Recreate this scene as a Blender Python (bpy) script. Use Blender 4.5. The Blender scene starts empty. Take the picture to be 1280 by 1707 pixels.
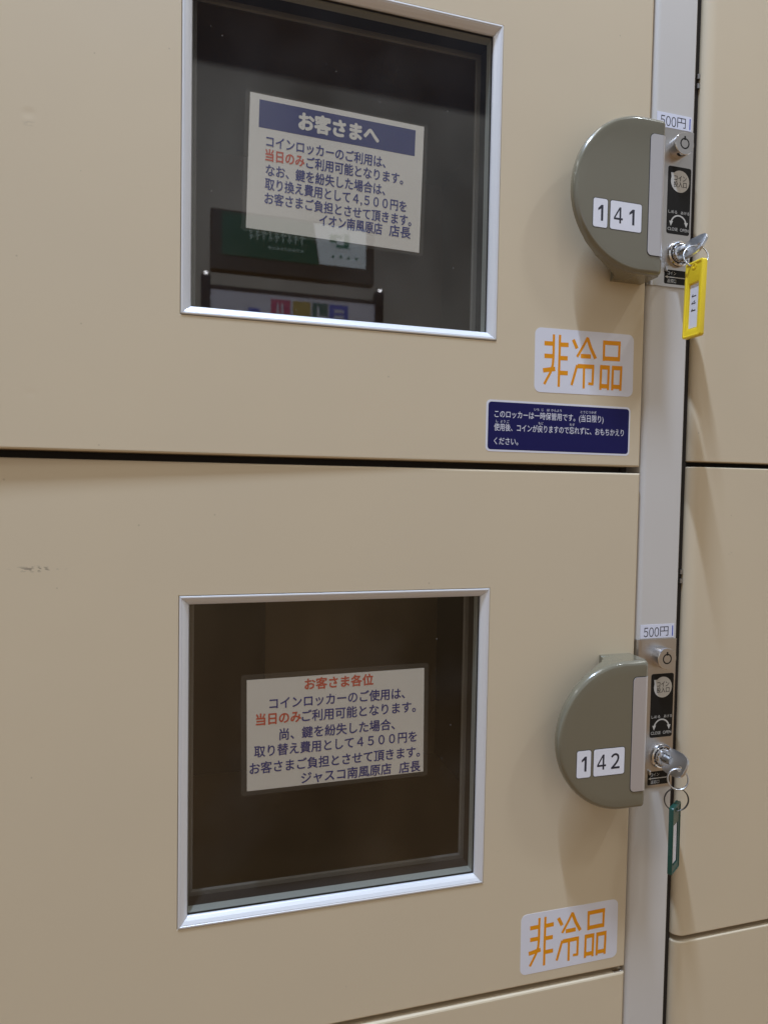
import bpy, bmesh, math, random
from mathutils import Vector, Matrix
random.seed(7)
C = bpy.context.scene
COL = C.collection
K = 0.001                                   # the script is written in millimetres

# ------------------------------------------------------------------ camera
cam_d = bpy.data.cameras.new('camera')
cam = bpy.data.objects.new('camera', cam_d); COL.objects.link(cam)
cam_d.sensor_fit = 'VERTICAL'; cam_d.sensor_height = 36.0; cam_d.lens = 1100.0 * 36.0 / 1707.0
cam_d.clip_start = 0.02; cam_d.clip_end = 60
cam_d.dof.use_dof = True; cam_d.dof.focus_distance = 0.525; cam_d.dof.aperture_fstop = 10.5
cr = Vector((0.9623271, -0.2713421, 0.0173202)); cu = Vector((-0.0062160, 0.0417295, 0.9991096)); cf = Vector((0.2718232, 0.9615779, -0.0384708))
M = Matrix((( cr.x, cu.x, -cf.x, 11.7434*K), (cr.y, cu.y, -cf.y, -477.2441*K), (cr.z, cu.z, -cf.z, -115.4617*K), (0,0,0,1)))
cam.matrix_world = M
C.camera = cam

# ------------------------------------------------------------------ surroundings (dim shop interior) and exposure
W = bpy.data.worlds.new('World'); C.world = W; W.use_nodes = True
nt = W.node_tree; nt.nodes.clear()
def wn(t, **k):
    n = nt.nodes.new(t)
    for a, b in k.items(): setattr(n, a, b)
    return n
out = wn('ShaderNodeOutputWorld'); bg = wn('ShaderNodeBackground'); tc = wn('ShaderNodeTexCoord'); sp = wn('ShaderNodeSeparateXYZ')
nt.links.new(tc.outputs['Generated'], sp.inputs[0])
ab = wn('ShaderNodeMath', operation='ABSOLUTE'); nt.links.new(sp.outputs['Y'], ab.inputs[0])
ml = wn('ShaderNodeMath', operation='MULTIPLY_ADD'); nt.links.new(ab.outputs[0], ml.inputs[0]); ml.inputs[1].default_value = -0.60; nt.links.new(sp.outputs['Z'], ml.inputs[2])
rp = wn('ShaderNodeValToRGB'); mr = wn('ShaderNodeMapRange'); mr.inputs[1].default_value = -1.2; mr.inputs[2].default_value = 1.0
nt.links.new(ml.outputs[0], mr.inputs[0]); nt.links.new(mr.outputs[0], rp.inputs[0])
def stops(r, L):
    e = r.color_ramp.elements
    while len(e) > 1: e.remove(e[-1])
    e[0].position = L[0][0]; e[0].color = (*L[0][1], 1)
    for p, c in L[1:]:
        q = e.new(p); q.color = (*c, 1)
def pos(v): return (v + 1.2) / 2.2
stops(rp, [(pos(-1.2), (.28, .184, .105)), (pos(-.85), (.255, .168, .096)), (pos(-.66), (.29, .215, .135)), (pos(-.5), (.46, .405, .345)), (pos(-.34), (.51, .51, .50)), (pos(-.005), (.52, .54, .56)), (pos(.0), (.07, .085, .12)),
           (pos(.14), (.10, .11, .14)), (pos(.22), (.26, .24, .22)), (pos(.45), (.40, .38, .35)), (pos(1), (.42, .40, .38))])
# uneven shop interior: darker and lighter stretches round the horizon
nz = wn('ShaderNodeTexNoise'); nz.inputs['Scale'].default_value = 3.2; nz.inputs['Detail'].default_value = 3
mpw = wn('ShaderNodeMapping'); mpw.inputs['Scale'].default_value = (1.6, 1.6, .7)
nt.links.new(tc.outputs['Generated'], mpw.inputs[0]); nt.links.new(mpw.outputs[0], nz.inputs['Vector'])
nr = wn('ShaderNodeMapRange'); nr.inputs[1].default_value = .34; nr.inputs[2].default_value = .66; nr.inputs[3].default_value = .62; nr.inputs[4].default_value = 1.38
nt.links.new(nz.outputs['Fac'], nr.inputs[0])
vm1 = wn('ShaderNodeVectorMath', operation='SCALE'); nt.links.new(rp.outputs[0], vm1.inputs[0]); nt.links.new(nr.outputs[0], vm1.inputs['Scale'])
# bright bands added overhead for streaks on the chrome, across x / z
dv = wn('ShaderNodeMath', operation='DIVIDE'); nt.links.new(sp.outputs['X'], dv.inputs[0]); nt.links.new(sp.outputs['Z'], dv.inputs[1])
sc1 = wn('ShaderNodeMath', operation='MULTIPLY_ADD'); nt.links.new(dv.outputs[0], sc1.inputs[0]); sc1.inputs[1].default_value = 1.15; sc1.inputs[2].default_value = 10.1
fr1 = wn('ShaderNodeMath', operation='FRACT'); nt.links.new(sc1.outputs[0], fr1.inputs[0])
lt1 = wn('ShaderNodeMath', operation='LESS_THAN'); nt.links.new(fr1.outputs[0], lt1.inputs[0]); lt1.inputs[1].default_value = .13
dv2 = wn('ShaderNodeMath', operation='DIVIDE'); nt.links.new(sp.outputs['Y'], dv2.inputs[0]); nt.links.new(sp.outputs['Z'], dv2.inputs[1])
sc2 = wn('ShaderNodeMath', operation='MULTIPLY_ADD'); nt.links.new(dv2.outputs[0], sc2.inputs[0]); sc2.inputs[1].default_value = 1.6; sc2.inputs[2].default_value = 10.3
fr2 = wn('ShaderNodeMath', operation='FRACT'); nt.links.new(sc2.outputs[0], fr2.inputs[0])
lt2 = wn('ShaderNodeMath', operation='LESS_THAN'); nt.links.new(fr2.outputs[0], lt2.inputs[0]); lt2.inputs[1].default_value = .72
gtz = wn('ShaderNodeMath', operation='GREATER_THAN'); nt.links.new(ml.outputs[0], gtz.inputs[0]); gtz.inputs[1].default_value = .40
m1 = wn('ShaderNodeMath', operation='MULTIPLY'); nt.links.new(lt1.outputs[0], m1.inputs[0]); nt.links.new(lt2.outputs[0], m1.inputs[1])
m2 = wn('ShaderNodeMath', operation='MULTIPLY'); nt.links.new(m1.outputs[0], m2.inputs[0]); nt.links.new(gtz.outputs[0], m2.inputs[1])
lc = wn('ShaderNodeVectorMath', operation='SCALE'); lc.inputs[0].default_value = (5.2, 5.3, 5.3); nt.links.new(m2.outputs[0], lc.inputs['Scale'])
va = wn('ShaderNodeVectorMath', operation='ADD'); nt.links.new(vm1.outputs[0], va.inputs[0]); nt.links.new(lc.outputs[0], va.inputs[1])
nt.links.new(va.outputs[0], bg.inputs[0]); bg.inputs[1].default_value = 1.0
nt.links.new(bg.outputs[0], out.inputs[0])

def lamp(name, x, y, z, sx, sy, watts, col):
    d = bpy.data.lights.new(name, 'AREA'); d.shape = 'RECTANGLE'; d.size = sx*K; d.size_y = sy*K; d.energy = watts; d.color = col
    o = bpy.data.objects.new(name, d); COL.objects.link(o); o.location = (x*K, y*K, z*K)
    return o
TUBE = (.62, .79, 1.08)
lamp('ceiling_tube_light', -200, -500, 2200, 40, 240, 72.0, TUBE)
lamp('ceiling_tube_light', 1675, -1150, 2200, 50, 260, 12.0, (.85, .92, 1.0))
lamp('ceiling_tube_light', -2300, -1150, 2200, 60, 400, 5.0, (.85, .92, 1.0))

v = C.view_settings; v.view_transform = 'Standard'; v.look = 'None'; v.exposure = 0.0; v.gamma = 1.0; v.use_curve_mapping = False
C.render.engine = 'CYCLES'; C.cycles.use_denoising = True; C.cycles.max_bounces = 10; C.cycles.transparent_max_bounces = 16
C.cycles.sample_clamp_indirect = 4.0; C.cycles.caustics_reflective = False

# ------------------------------------------------------------------ materials
def mat(name, col, rough=.5, metal=0., spec=.5, bump=None, mottle=None, coat=0., emit=None):
    m = bpy.data.materials.new(name); m.use_nodes = True
    t = m.node_tree; b = t.nodes['Principled BSDF']
    b.inputs['Base Color'].default_value = (*col, 1); b.inputs['Roughness'].default_value = rough
    b.inputs['Metallic'].default_value = metal; b.inputs['Specular IOR Level'].default_value = spec
    b.inputs['Coat Weight'].default_value = coat; b.inputs['Coat Roughness'].default_value = .1
    if emit:
        b.inputs['Emission Color'].default_value = (*emit[0], 1); b.inputs['Emission Strength'].default_value = emit[1]
    geo = t.nodes.new('ShaderNodeNewGeometry')
    if mottle:                                # (scale, amount): faint unevenness of the paint and grime
        n = t.nodes.new('ShaderNodeTexNoise'); n.inputs['Scale'].default_value = mottle[0]; n.inputs['Detail'].default_value = 5
        t.links.new(geo.outputs['Position'], n.inputs['Vector'])
        mx = t.nodes.new('ShaderNodeMix'); mx.data_type = 'RGBA'
        a = mottle[1]
        mx.inputs[6].default_value = (*[c*(1-a) for c in col], 1); mx.inputs[7].default_value = (*[min(1, c*(1+a)) for c in col], 1)
        t.links.new(n.outputs['Fac'], mx.inputs[0]); t.links.new(mx.outputs[2], b.inputs['Base Color'])
        r = t.nodes.new('ShaderNodeMapRange'); r.inputs[3].default_value = max(.02, rough-.08); r.inputs[4].default_value = rough+.08
        t.links.new(n.outputs['Fac'], r.inputs[0]); t.links.new(r.outputs[0], b.inputs['Roughness'])
    if bump:
        prev = None
        for sc, dist, stren in bump:
            n = t.nodes.new('ShaderNodeTexNoise'); n.inputs['Scale'].default_value = sc; n.inputs['Detail'].default_value = 3
            t.links.new(geo.outputs['Position'], n.inputs['Vector'])
            bp = t.nodes.new('ShaderNodeBump'); bp.inputs['Strength'].default_value = stren; bp.inputs['Distance'].default_value = dist
            t.links.new(n.outputs['Fac'], bp.inputs['Height'])
            if prev: t.links.new(prev.outputs[0], bp.inputs['Normal'])
            prev = bp
        t.links.new(prev.outputs[0], b.inputs['Normal'])
    return m

def door_paint(name, col, marks=(), dents=()):
    """cream stoved paint; marks = (x, z, rx, rz, strength) patches where rubbed flecks gather"""
    m = mat(name, col, .48, 0, .16, bump=[(5, .0025, .22), (700, .00004, .35)])
    t = m.node_tree; b = t.nodes['Principled BSDF']
    geo = t.nodes.new('ShaderNodeNewGeometry')
    n1 = t.nodes.new('ShaderNodeTexNoise'); n1.inputs['Scale'].default_value = 7; n1.inputs['Detail'].default_value = 6
    t.links.new(geo.outputs['Position'], n1.inputs['Vector'])
    mx = t.nodes.new('ShaderNodeMix'); mx.data_type = 'RGBA'
    mx.inputs[6].default_value = (col[0]*.955, col[1]*.96, col[2]*.975, 1); mx.inputs[7].default_value = (col[0]*1.035, col[1]*1.025, col[2]*1.0, 1)
    t.links.new(n1.outputs['Fac'], mx.inputs[0])
    last = mx.outputs[2]
    # tiny scattered specks everywhere
    vo = t.nodes.new('ShaderNodeTexVoronoi'); vo.inputs['Scale'].default_value = 42
    t.links.new(geo.outputs['Position'], vo.inputs['Vector'])
    lt = t.nodes.new('ShaderNodeMath'); lt.operation = 'LESS_THAN'; lt.inputs[1].default_value = .028
    t.links.new(vo.outputs['Distance'], lt.inputs[0])
    mm = t.nodes.new('ShaderNodeMath'); mm.operation = 'MULTIPLY'; mm.inputs[1].default_value = .35
    t.links.new(lt.outputs[0], mm.inputs[0])
    mx2 = t.nodes.new('ShaderNodeMix'); mx2.data_type = 'RGBA'; mx2.inputs[7].default_value = (col[0]*.45, col[1]*.42, col[2]*.4, 1)
    t.links.new(mm.outputs[0], mx2.inputs[0]); t.links.new(last, mx2.inputs[6]); last = mx2.outputs[2]
    for (x, z, rx, rz, s) in marks:
        vm = t.nodes.new('ShaderNodeVectorMath'); vm.operation = 'SUBTRACT'; vm.inputs[1].default_value = (x*K, 0, z*K)
        t.links.new(geo.outputs['Position'], vm.inputs[0])
        vs = t.nodes.new('ShaderNodeVectorMath'); vs.operation = 'MULTIPLY'; vs.inputs[1].default_value = (1/(rx*K), 0, 1/(rz*K))
        t.links.new(vm.outputs[0], vs.inputs[0])
        ln = t.nodes.new('ShaderNodeVectorMath'); ln.operation = 'LENGTH'; t.links.new(vs.outputs[0], ln.inputs[0])
        fall = t.nodes.new('ShaderNodeMapRange'); fall.inputs[1].default_value = 1.0; fall.inputs[2].default_value = .3
        t.links.new(ln.outputs['Value'], fall.inputs[0])
        mp = t.nodes.new('ShaderNodeMapping'); mp.inputs['Scale'].default_value = (.35, 1, 1)
        t.links.new(geo.outputs['Position'], mp.inputs[0])
        nz = t.nodes.new('ShaderNodeTexNoise'); nz.inputs['Scale'].default_value = 620; nz.inputs['Detail'].default_value = 4
        t.links.new(mp.outputs[0], nz.inputs['Vector'])
        th = t.nodes.new('ShaderNodeMapRange'); th.inputs[1].default_value = .54; th.inputs[2].default_value = .60
        t.links.new(nz.outputs['Fac'], th.inputs[0])
        mu = t.nodes.new('ShaderNodeMath'); mu.operation = 'MULTIPLY'; t.links.new(fall.outputs[0], mu.inputs[0]); t.links.new(th.outputs[0], mu.inputs[1])
        mu2 = t.nodes.new('ShaderNodeMath'); mu2.operation = 'MULTIPLY'; mu2.inputs[1].default_value = s; t.links.new(mu.outputs[0], mu2.inputs[0])
        mk = t.nodes.new('ShaderNodeMix'); mk.data_type = 'RGBA'; mk.inputs[7].default_value = (.12, .10, .085, 1)
        t.links.new(mu2.outputs[0], mk.inputs[0]); t.links.new(last, mk.inputs[6]); last = mk.outputs[2]
    t.links.new(last, b.inputs['Base Color'])
    for (x, z, r, d) in dents:
        vm = t.nodes.new('ShaderNodeVectorMath'); vm.operation = 'SUBTRACT'; vm.inputs[1].default_value = (x*K, 0, z*K)
        t.links.new(geo.outputs['Position'], vm.inputs[0])
        vs = t.nodes.new('ShaderNodeVectorMath'); vs.operation = 'MULTIPLY'; vs.inputs[1].default_value = (1, 0, 1.25); t.links.new(vm.outputs[0], vs.inputs[0])
        ln = t.nodes.new('ShaderNodeVectorMath'); ln.operation = 'LENGTH'; t.links.new(vs.outputs[0], ln.inputs[0])
        fl = t.nodes.new('ShaderNodeMapRange'); fl.interpolation_type = 'SMOOTHSTEP'; fl.inputs[1].default_value = 0; fl.inputs[2].default_value = r*K; fl.inputs[3].default_value = 0; fl.inputs[4].default_value = 1
        t.links.new(ln.outputs['Value'], fl.inputs[0])
        bp = t.nodes.new('ShaderNodeBump'); bp.inputs['Strength'].default_value = 1; bp.inputs['Distance'].default_value = d*K
        t.links.new(fl.outputs[0], bp.inputs['Height'])
        old = b.inputs['Normal'].links[0].from_socket
        t.links.new(old, bp.inputs['Normal']); t.links.new(bp.outputs[0], b.inputs['Normal'])
    return m

def glass(name, tint, specks):
    m = bpy.data.materials.new(name); m.use_nodes = True; t = m.node_tree; t.nodes.clear()
    o = t.nodes.new('ShaderNodeOutputMaterial'); tr = t.nodes.new('ShaderNodeBsdfTransparent'); tr.inputs[0].default_value = (*tint, 1)
    gl = t.nodes.new('ShaderNodeBsdfGlossy'); gl.inputs['Roughness'].default_value = .012; gl.inputs[0].default_value = (1, 1, 1, 1)
    g = t.nodes.new('ShaderNodeNewGeometry')
    d = t.nodes.new('ShaderNodeVectorMath'); d.operation = 'DOT_PRODUCT'; t.links.new(g.outputs['Normal'], d.inputs[0]); t.links.new(g.outputs['Incoming'], d.inputs[1])
    def ma(op, a=None, b=None):
        n = t.nodes.new('ShaderNodeMath'); n.operation = op
        for i, q in ((0, a), (1, b)):
            if q is None: continue
            if isinstance(q, (int, float)): n.inputs[i].default_value = q
            else: t.links.new(q, n.inputs[i])
        return n.outputs[0]
    a = ma('ABSOLUTE', d.outputs['Value']); s = ma('SUBTRACT', 1.0, a); p5 = ma('POWER', s, 5.0); f = ma('ADD', ma('MULTIPLY', p5, .95), .042)
    mx = t.nodes.new('ShaderNodeMixShader'); t.links.new(f, mx.inputs[0]); t.links.new(tr.outputs[0], mx.inputs[1]); t.links.new(gl.outputs[0], mx.inputs[2])
    last = mx.outputs[0]
    if specks:                                # dust on the pane
        vo = t.nodes.new('ShaderNodeTexVoronoi'); vo.inputs['Scale'].default_value = 150; t.links.new(g.outputs['Position'], vo.inputs['Vector'])
        sc = t.nodes.new('ShaderNodeSeparateColor'); t.links.new(vo.outputs['Color'], sc.inputs[0])
        size = ma('MULTIPLY', ma('POWER', sc.outputs[0], 3.0), .075)
        hit = ma('LESS_THAN', vo.outputs['Distance'], size)
        keep = ma('GREATER_THAN', sc.outputs[1], .35)
        nz = t.nodes.new('ShaderNodeTexNoise'); nz.inputs['Scale'].default_value = 14; nz.inputs['Detail'].default_value = 8; t.links.new(g.outputs['Position'], nz.inputs['Vector'])
        film = t.nodes.new('ShaderNodeMapRange'); film.inputs[1].default_value = .5; film.inputs[2].default_value = .8; film.inputs[3].default_value = .0; film.inputs[4].default_value = .012
        t.links.new(nz.outputs['Fac'], film.inputs[0])
        fac = ma('ADD', ma('MULTIPLY', ma('MULTIPLY', hit, keep), .26), film.outputs[0])
        df = t.nodes.new('ShaderNodeBsdfDiffuse'); df.inputs[0].default_value = (.7, .7, .7, 1)
        m2 = t.nodes.new('ShaderNodeMixShader'); t.links.new(fac, m2.inputs[0]); t.links.new(last, m2.inputs[1]); t.links.new(df.outputs[0], m2.inputs[2]); last = m2.outputs[0]
    t.links.new(last, o.inputs[0])
    return m

def film(name, fac, col):
    m = bpy.data.materials.new(name); m.use_nodes = True; t = m.node_tree; b = t.nodes['Principled BSDF']; o = t.nodes['Material Output']
    b.inputs['Base Color'].default_value = (*col, 1); b.inputs['Roughness'].default_value = .25
    tr = t.nodes.new('ShaderNodeBsdfTransparent'); mx = t.nodes.new('ShaderNodeMixShader'); mx.inputs[0].default_value = fac
    t.links.new(tr.outputs[0], mx.inputs[1]); t.links.new(b.outputs[0], mx.inputs[2]); t.links.new(mx.outputs[0], o.inputs[0])
    return m

def brushed(name, col, rough):
    m = mat(name, col, rough, .95)
    t = m.node_tree; b = t.nodes['Principled BSDF']; geo = t.nodes.new('ShaderNodeNewGeometry')
    mp = t.nodes.new('ShaderNodeMapping'); mp.inputs['Scale'].default_value = (60, 60, 3000); t.links.new(geo.outputs['Position'], mp.inputs[0])
    n = t.nodes.new('ShaderNodeTexNoise'); n.inputs['Scale'].default_value = 1; n.inputs['Detail'].default_value = 3; t.links.new(mp.outputs[0], n.inputs['Vector'])
    r = t.nodes.new('ShaderNodeMapRange'); r.inputs[3].default_value = rough-.08; r.inputs[4].default_value = rough+.1
    t.links.new(n.outputs['Fac'], r.inputs[0]); t.links.new(r.outputs[0], b.inputs['Roughness'])
    return m

CREAM = (.645, .540, .385)
M_up = door_paint('cream_paint_upper', CREAM, [(-93, 112, 5, 3, .15)], [(-93, 118, 6, .13), (-92, -59, 5, .08)])
M_lo = door_paint('cream_paint_lower', CREAM, [(-90, -174, 19, 2.6, .6), (247, -408, 6, 2.0, .4)])
M_door = door_paint('cream_paint', CREAM, [(470, -170, 7, 3, .15)])
M_post = mat('pale_post_paint', (.61, .578, .54), .38, 0, .5, bump=[(600, .00003, .3)], mottle=(9, .03))
M_dark = mat('dark_cavity', (.018, .014, .012), .7)
M_rub = mat('black_gasket', (.040, .033, .030), .6)
M_in = mat('compartment_paint', (.44, .315, .175), .5, mottle=(6, .1))
M_alu = mat('satin_aluminium', (.76, .76, .775), .33, .22, .5, bump=[(900, .00002, .25)])
M_reveal = mat('reveal_grey', (.55, .59, .57), .45, .1)
M_taupe = mat('taupe_enamel', (.172, .155, .108), .16, .0, .75, bump=[(900, .00001, .25)], mottle=(30, .012), coat=.5)
M_insert = mat('silver_insert', (.60, .575, .58), .33, .55, .5, bump=[(1200, .00002, .3)])
M_plate = brushed('brushed_steel', (.56, .525, .495), .31)
M_chrome = mat('chrome', (.80, .80, .82), .07, 1.0)
M_nickel = mat('worn_nickel', (.66, .66, .67), .33, 1.0, bump=[(700, .00006, .5)])
M_wire = mat('dark_wire', (.11, .10, .09), .35, .8)
M_black = mat('black_print', (.014, .012, .010), .5, 0, .18)
M_silverink = mat('silver_ink', (.56, .53, .48), .5)
M_white = mat('white_vinyl', (.73, .73, .80), .42, mottle=(40, .02))
M_tile = mat('white_number_tile', (.80, .80, .86), .35)
M_orange = mat('orange_print', (.80, .305, .006), .5, 0, .25)
M_navy = mat('navy_print', (.010, .009, .085), .5, 0, .2)
M_ink = mat('ink_navy', (.020, .030, .25), .6, 0, .2)
M_inkb = mat('ink_black', (.02, .02, .035), .5)
M_red = mat('ink_red', (.62, .075, .03), .5)
M_band = mat('band_blue', (.018, .028, .19), .6, 0, .2)
M_paper = mat('notice_paper', (.79, .785, .765), .6, mottle=(15, .03))
M_film = film('laminate_film', .06, (.75, .74, .70))
M_glass = glass('window_glass', (.945, .935, .912), True)
M_edge = mat('glass_edge', (.18, .26, .23), .3)
M_yellow = mat('yellow_plastic', (.88, .65, .03), .30, 0, .5, mottle=(60, .06))
M_green = mat('green_plastic', (.004, .055, .042), .28, 0, .5, mottle=(60, .08))
M_hinge = mat('hinge_steel', (.35, .34, .33), .35, .9)
M_price = mat('price_label', (.74, .75, .86), .45)
M_bluebar = mat('blue_bar', (.015, .05, .42), .5)

# ------------------------------------------------------------------ mesh helpers (millimetres)
def newbm(): return bmesh.new()
def bm_box(bm, x0, x1, y0, y1, z0, z1, mi=0, bev=0., seg=2):
    vs = [bm.verts.new(p) for p in ((x0,y0,z0),(x1,y0,z0),(x1,y1,z0),(x0,y1,z0),(x0,y0,z1),(x1,y0,z1),(x1,y1,z1),(x0,y1,z1))]
    fs = [bm.faces.new([vs[i] for i in q]) for q in ((0,3,2,1),(4,5,6,7),(0,1,5,4),(1,2,6,5),(2,3,7,6),(3,0,4,7))]
    for f in fs: f.material_index = mi
    if bev:
        es = list({e for f in fs for e in f.edges})
        r = bmesh.ops.bevel(bm, geom=es, offset=bev, segments=seg, affect='EDGES', profile=.5)
        for f in r['faces']: f.material_index = mi; f.smooth = True
def bm_loops(bm, loops, mi=0, cap0=True, cap1=True, smooth=True, closed=True):
    """skin consecutive point loops"""
    L = [[bm.verts.new(p) for p in lp] for lp in loops]
    n = len(L[0])
    for a, b in zip(L, L[1:]):
        for i in range(n if closed else n-1):
            j = (i+1) % n
            f = bm.faces.new((a[i], a[j], b[j], b[i])); f.material_index = mi; f.smooth = smooth
    if cap0: f = bm.faces.new(list(reversed(L[0]))); f.material_index = mi
    if cap1: f = bm.faces.new(L[-1]); f.material_index = mi
def frame_of(axis):
    a = Vector(axis).normalized(); t = Vector((0,0,1)) if abs(a.z) < .9 else Vector((1,0,0))
    u = a.cross(t).normalized(); w = a.cross(u).normalized()
    return a, u, w
def bm_lathe(bm, base, axis, prof, mi=0, n=48, smooth=True, cap0=False, cap1=True):
    a, u, w = frame_of(axis); base = Vector(base)
    bm_loops(bm, [[base + a*h + (u*math.cos(2*math.pi*i/n) + w*math.sin(2*math.pi*i/n))*r for i in range(n)] for r, h in prof], mi, cap0, cap1, smooth)
def bm_tube(bm, pts, r, mi=0, n=10, closed=False):
    P = [Vector(p) for p in pts]; m = len(P); rings = []
    up = None
    for i, p in enumerate(P):
        if closed: tan = (P[(i+1) % m] - P[i-1]).normalized()
        else: tan = (P[min(i+1, m-1)] - P[max(i-1, 0)]).normalized()
        if up is None: _, up, _ = frame_of(tan)
        up = (up - tan*up.dot(tan)).normalized(); w = tan.cross(up)
        rings.append([p + (up*math.cos(2*math.pi*k/n) + w*math.sin(2*math.pi*k/n))*r for k in range(n)])
    if closed: rings.append(rings[0])
    bm_loops(bm, rings, mi, not closed, not closed)
    if closed: bmesh.ops.remove_doubles(bm, verts=bm.verts[-(m+1)*n:] if False else list(bm.verts), dist=1e-5)
def rrect(cx, cz, w, h, r, n=6):
    P = []
    for (sx, sz, a0) in ((1,-1,-90),(1,1,0),(-1,1,90),(-1,-1,180)):
        for k in range(n+1):
            a = math.radians(a0 + 90*k/n); P.append((cx + sx*(w/2-r) + r*math.cos(a), cz + sz*(h/2-r) + r*math.sin(a)))
    return P
def circle(cx, cz, r, n=40): return [(cx + r*math.cos(2*math.pi*i/n), cz + r*math.sin(2*math.pi*i/n)) for i in range(n)]
def bm_sheet(bm, pts, y_back, y_front, mi=0):
    """counter-clockwise x,z outline seen from the front: front face at y_front (smaller y = nearer)"""
    bm_loops(bm, [[(x, y_back, z) for x, z in pts], [(x, y_front, z) for x, z in pts]], mi, False, True, False)
def bm_poly(bm, pts3, mi=0):
    f = bm.faces.new([bm.verts.new(p) for p in pts3]); f.material_index = mi

_tcache = {}
def text_geo(s, bold=0.):
    key = (s, bold)
    if key in _tcache: return _tcache[key]
    cu_ = bpy.data.curves.new('lettering_curve', 'FONT'); cu_.body = s; cu_.size = 1.0; cu_.offset = bold
    cu_.resolution_u = 4; cu_.dimensions = '2D'; cu_.fill_mode = 'BOTH'
    ob = bpy.data.objects.new('lettering_curve', cu_); COL.objects.link(ob)
    dg = bpy.context.evaluated_depsgraph_get(); dg.update()
    me = bpy.data.meshes.new_from_object(ob.evaluated_get(dg))
    V = [(v_.co.x, v_.co.y) for v_ in me.vertices]; F = [tuple(p.vertices) for p in me.polygons]
    bpy.data.objects.remove(ob); bpy.data.curves.remove(cu_); bpy.data.meshes.remove(me)
    _tcache[key] = (V, F)
    return V, F
STAMP = {0: [(0, 0)], 1: [(-1, 0), (1, 0), (0, 1), (0, -1)], 2: [(-1, 0), (1, 0), (0, 1), (0, -1), (-.7, -.7), (.7, .7), (-.7, .7), (.7, -.7)]}
FULL = {ord(c): ord(c) - 0x30 + 0xFF10 for c in '0123456789'}
def bm_text(bm, s, x0, x1, zc, em, place, mi=0, bold=0., mode='em'):
    """text fitted between x0 and x1, em box (or ink box) of height em centred on zc; place(u, v) -> 3-D point.
    bold > 0 thickens the strokes by printing the glyphs several times, a hair apart"""
    V, F = text_geo(s.translate(FULL))
    if not V: return
    a = min(p[0] for p in V); b = max(p[0] for p in V); sx = (x1-x0)/(b-a)
    if mode == 'em': sz = em; mid = .36
    else:
        lo = min(p[1] for p in V); hi = max(p[1] for p in V); sz = em/(hi-lo); mid = (lo+hi)/2
    kind = 0 if bold <= 0 else (1 if bold < .016 else 2)
    for k, (dx, dz) in enumerate(STAMP[kind]):
        o = bold*em; vs = []
        for p in V:
            q = place(x0 + (p[0]-a)*sx + dx*o, zc + (p[1]-mid)*sz + dz*o)
            vs.append(bm.verts.new((q[0], q[1] - .004*k, q[2])))
        for f in F:
            try:
                g = bm.faces.new([vs[i] for i in f]); g.material_index = mi
            except ValueError: pass
def bm_digit(bm, ch, x0, x1, zc, h, place, mi=0):
    """plain grotesque numerals of the number tiles"""
    if ch == '1':
        for P in ([(.33, 0), (.50, 0), (.50, .985), (.33, .985)], [(.10, .62), (.329, .75), (.329, .97), (.10, .76)]):
            bm_poly(bm, [place(x0+(x1-x0)*(u-.12)/.38, zc+(w-.5)*h) for u, w in P], mi)
    elif ch == '4':
        for P in ([(.57, 0), (.75, 0), (.75, 1.0), (.57, 1.0)], [(.0, .21), (.569, .21), (.569, .335), (.0, .335)], [(.751, .21), (.93, .21), (.93, .335), (.751, .335)], [(.0, .336), (.16, .336), (.569, .82), (.569, 1.0)]):
            bm_poly(bm, [place(x0+(x1-x0)*u/.93, zc+(w-.5)*h) for u, w in P], mi)
    else: bm_text(bm, ch, x0, x1, zc, h, place, mi, .018, 'ink')

# ------------------------------------------------------------------ object helpers
def thing(name, label, cat, loc, group=None, rotz=0.):
    o = bpy.data.objects.new(name, None); COL.objects.link(o)
    o.empty_display_size = .02
    o.location = Vector(loc)*K; o.rotation_euler = (0, 0, rotz); o['label'] = label; o['category'] = cat
    if group: o['group'] = group
    o['_o'] = list(loc)
    return o
def root_origin(o):
    while o.parent: o = o.parent
    return Vector(o['_o']) if '_o' in o else Vector((0, 0, 0))
def part(name, bm, mats, parent=None, label=None, recalc=True, split=None):
    """write a bmesh built in scene millimetres as one object under its thing"""
    org = root_origin(parent) if parent else Vector((0, 0, 0))
    if recalc: bmesh.ops.recalc_face_normals(bm, faces=bm.faces)
    for f in bm.faces:
        if f.smooth and f.calc_area() > 300: f.smooth = False
    for v_ in bm.verts: v_.co = (v_.co - org)*K
    me = bpy.data.meshes.new(name); bm.to_mesh(me); bm.free()
    for m in (mats if isinstance(mats, (list, tuple)) else [mats]): me.materials.append(m)
    if split:
        me.set_sharp_from_angle(angle=math.radians(split))
        for p in me.polygons:
            if p.area > 300e-6: p.use_smooth = False
    o = bpy.data.objects.new(name, me); COL.objects.link(o)
    if parent: o.parent = parent
    if label: o['label'] = label
    return o
def dup(root, dloc, label):
    r = root.copy(); COL.objects.link(r); r.location = Vector(dloc)*K + root.location; r['label'] = label
    for ch in list(root.children):
        c = ch.copy(); COL.objects.link(c); c.parent = r
        for g in ch.children:
            d = g.copy(); COL.objects.link(d); d.parent = c
    return r
def turn(x, y, px, ang):                       # rotate about the vertical through (px, 0), used for things taped to a turned door
    c, s = math.cos(ang), math.sin(ang)
    return px + (x-px)*c - y*s, (x-px)*s + y*c

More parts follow.
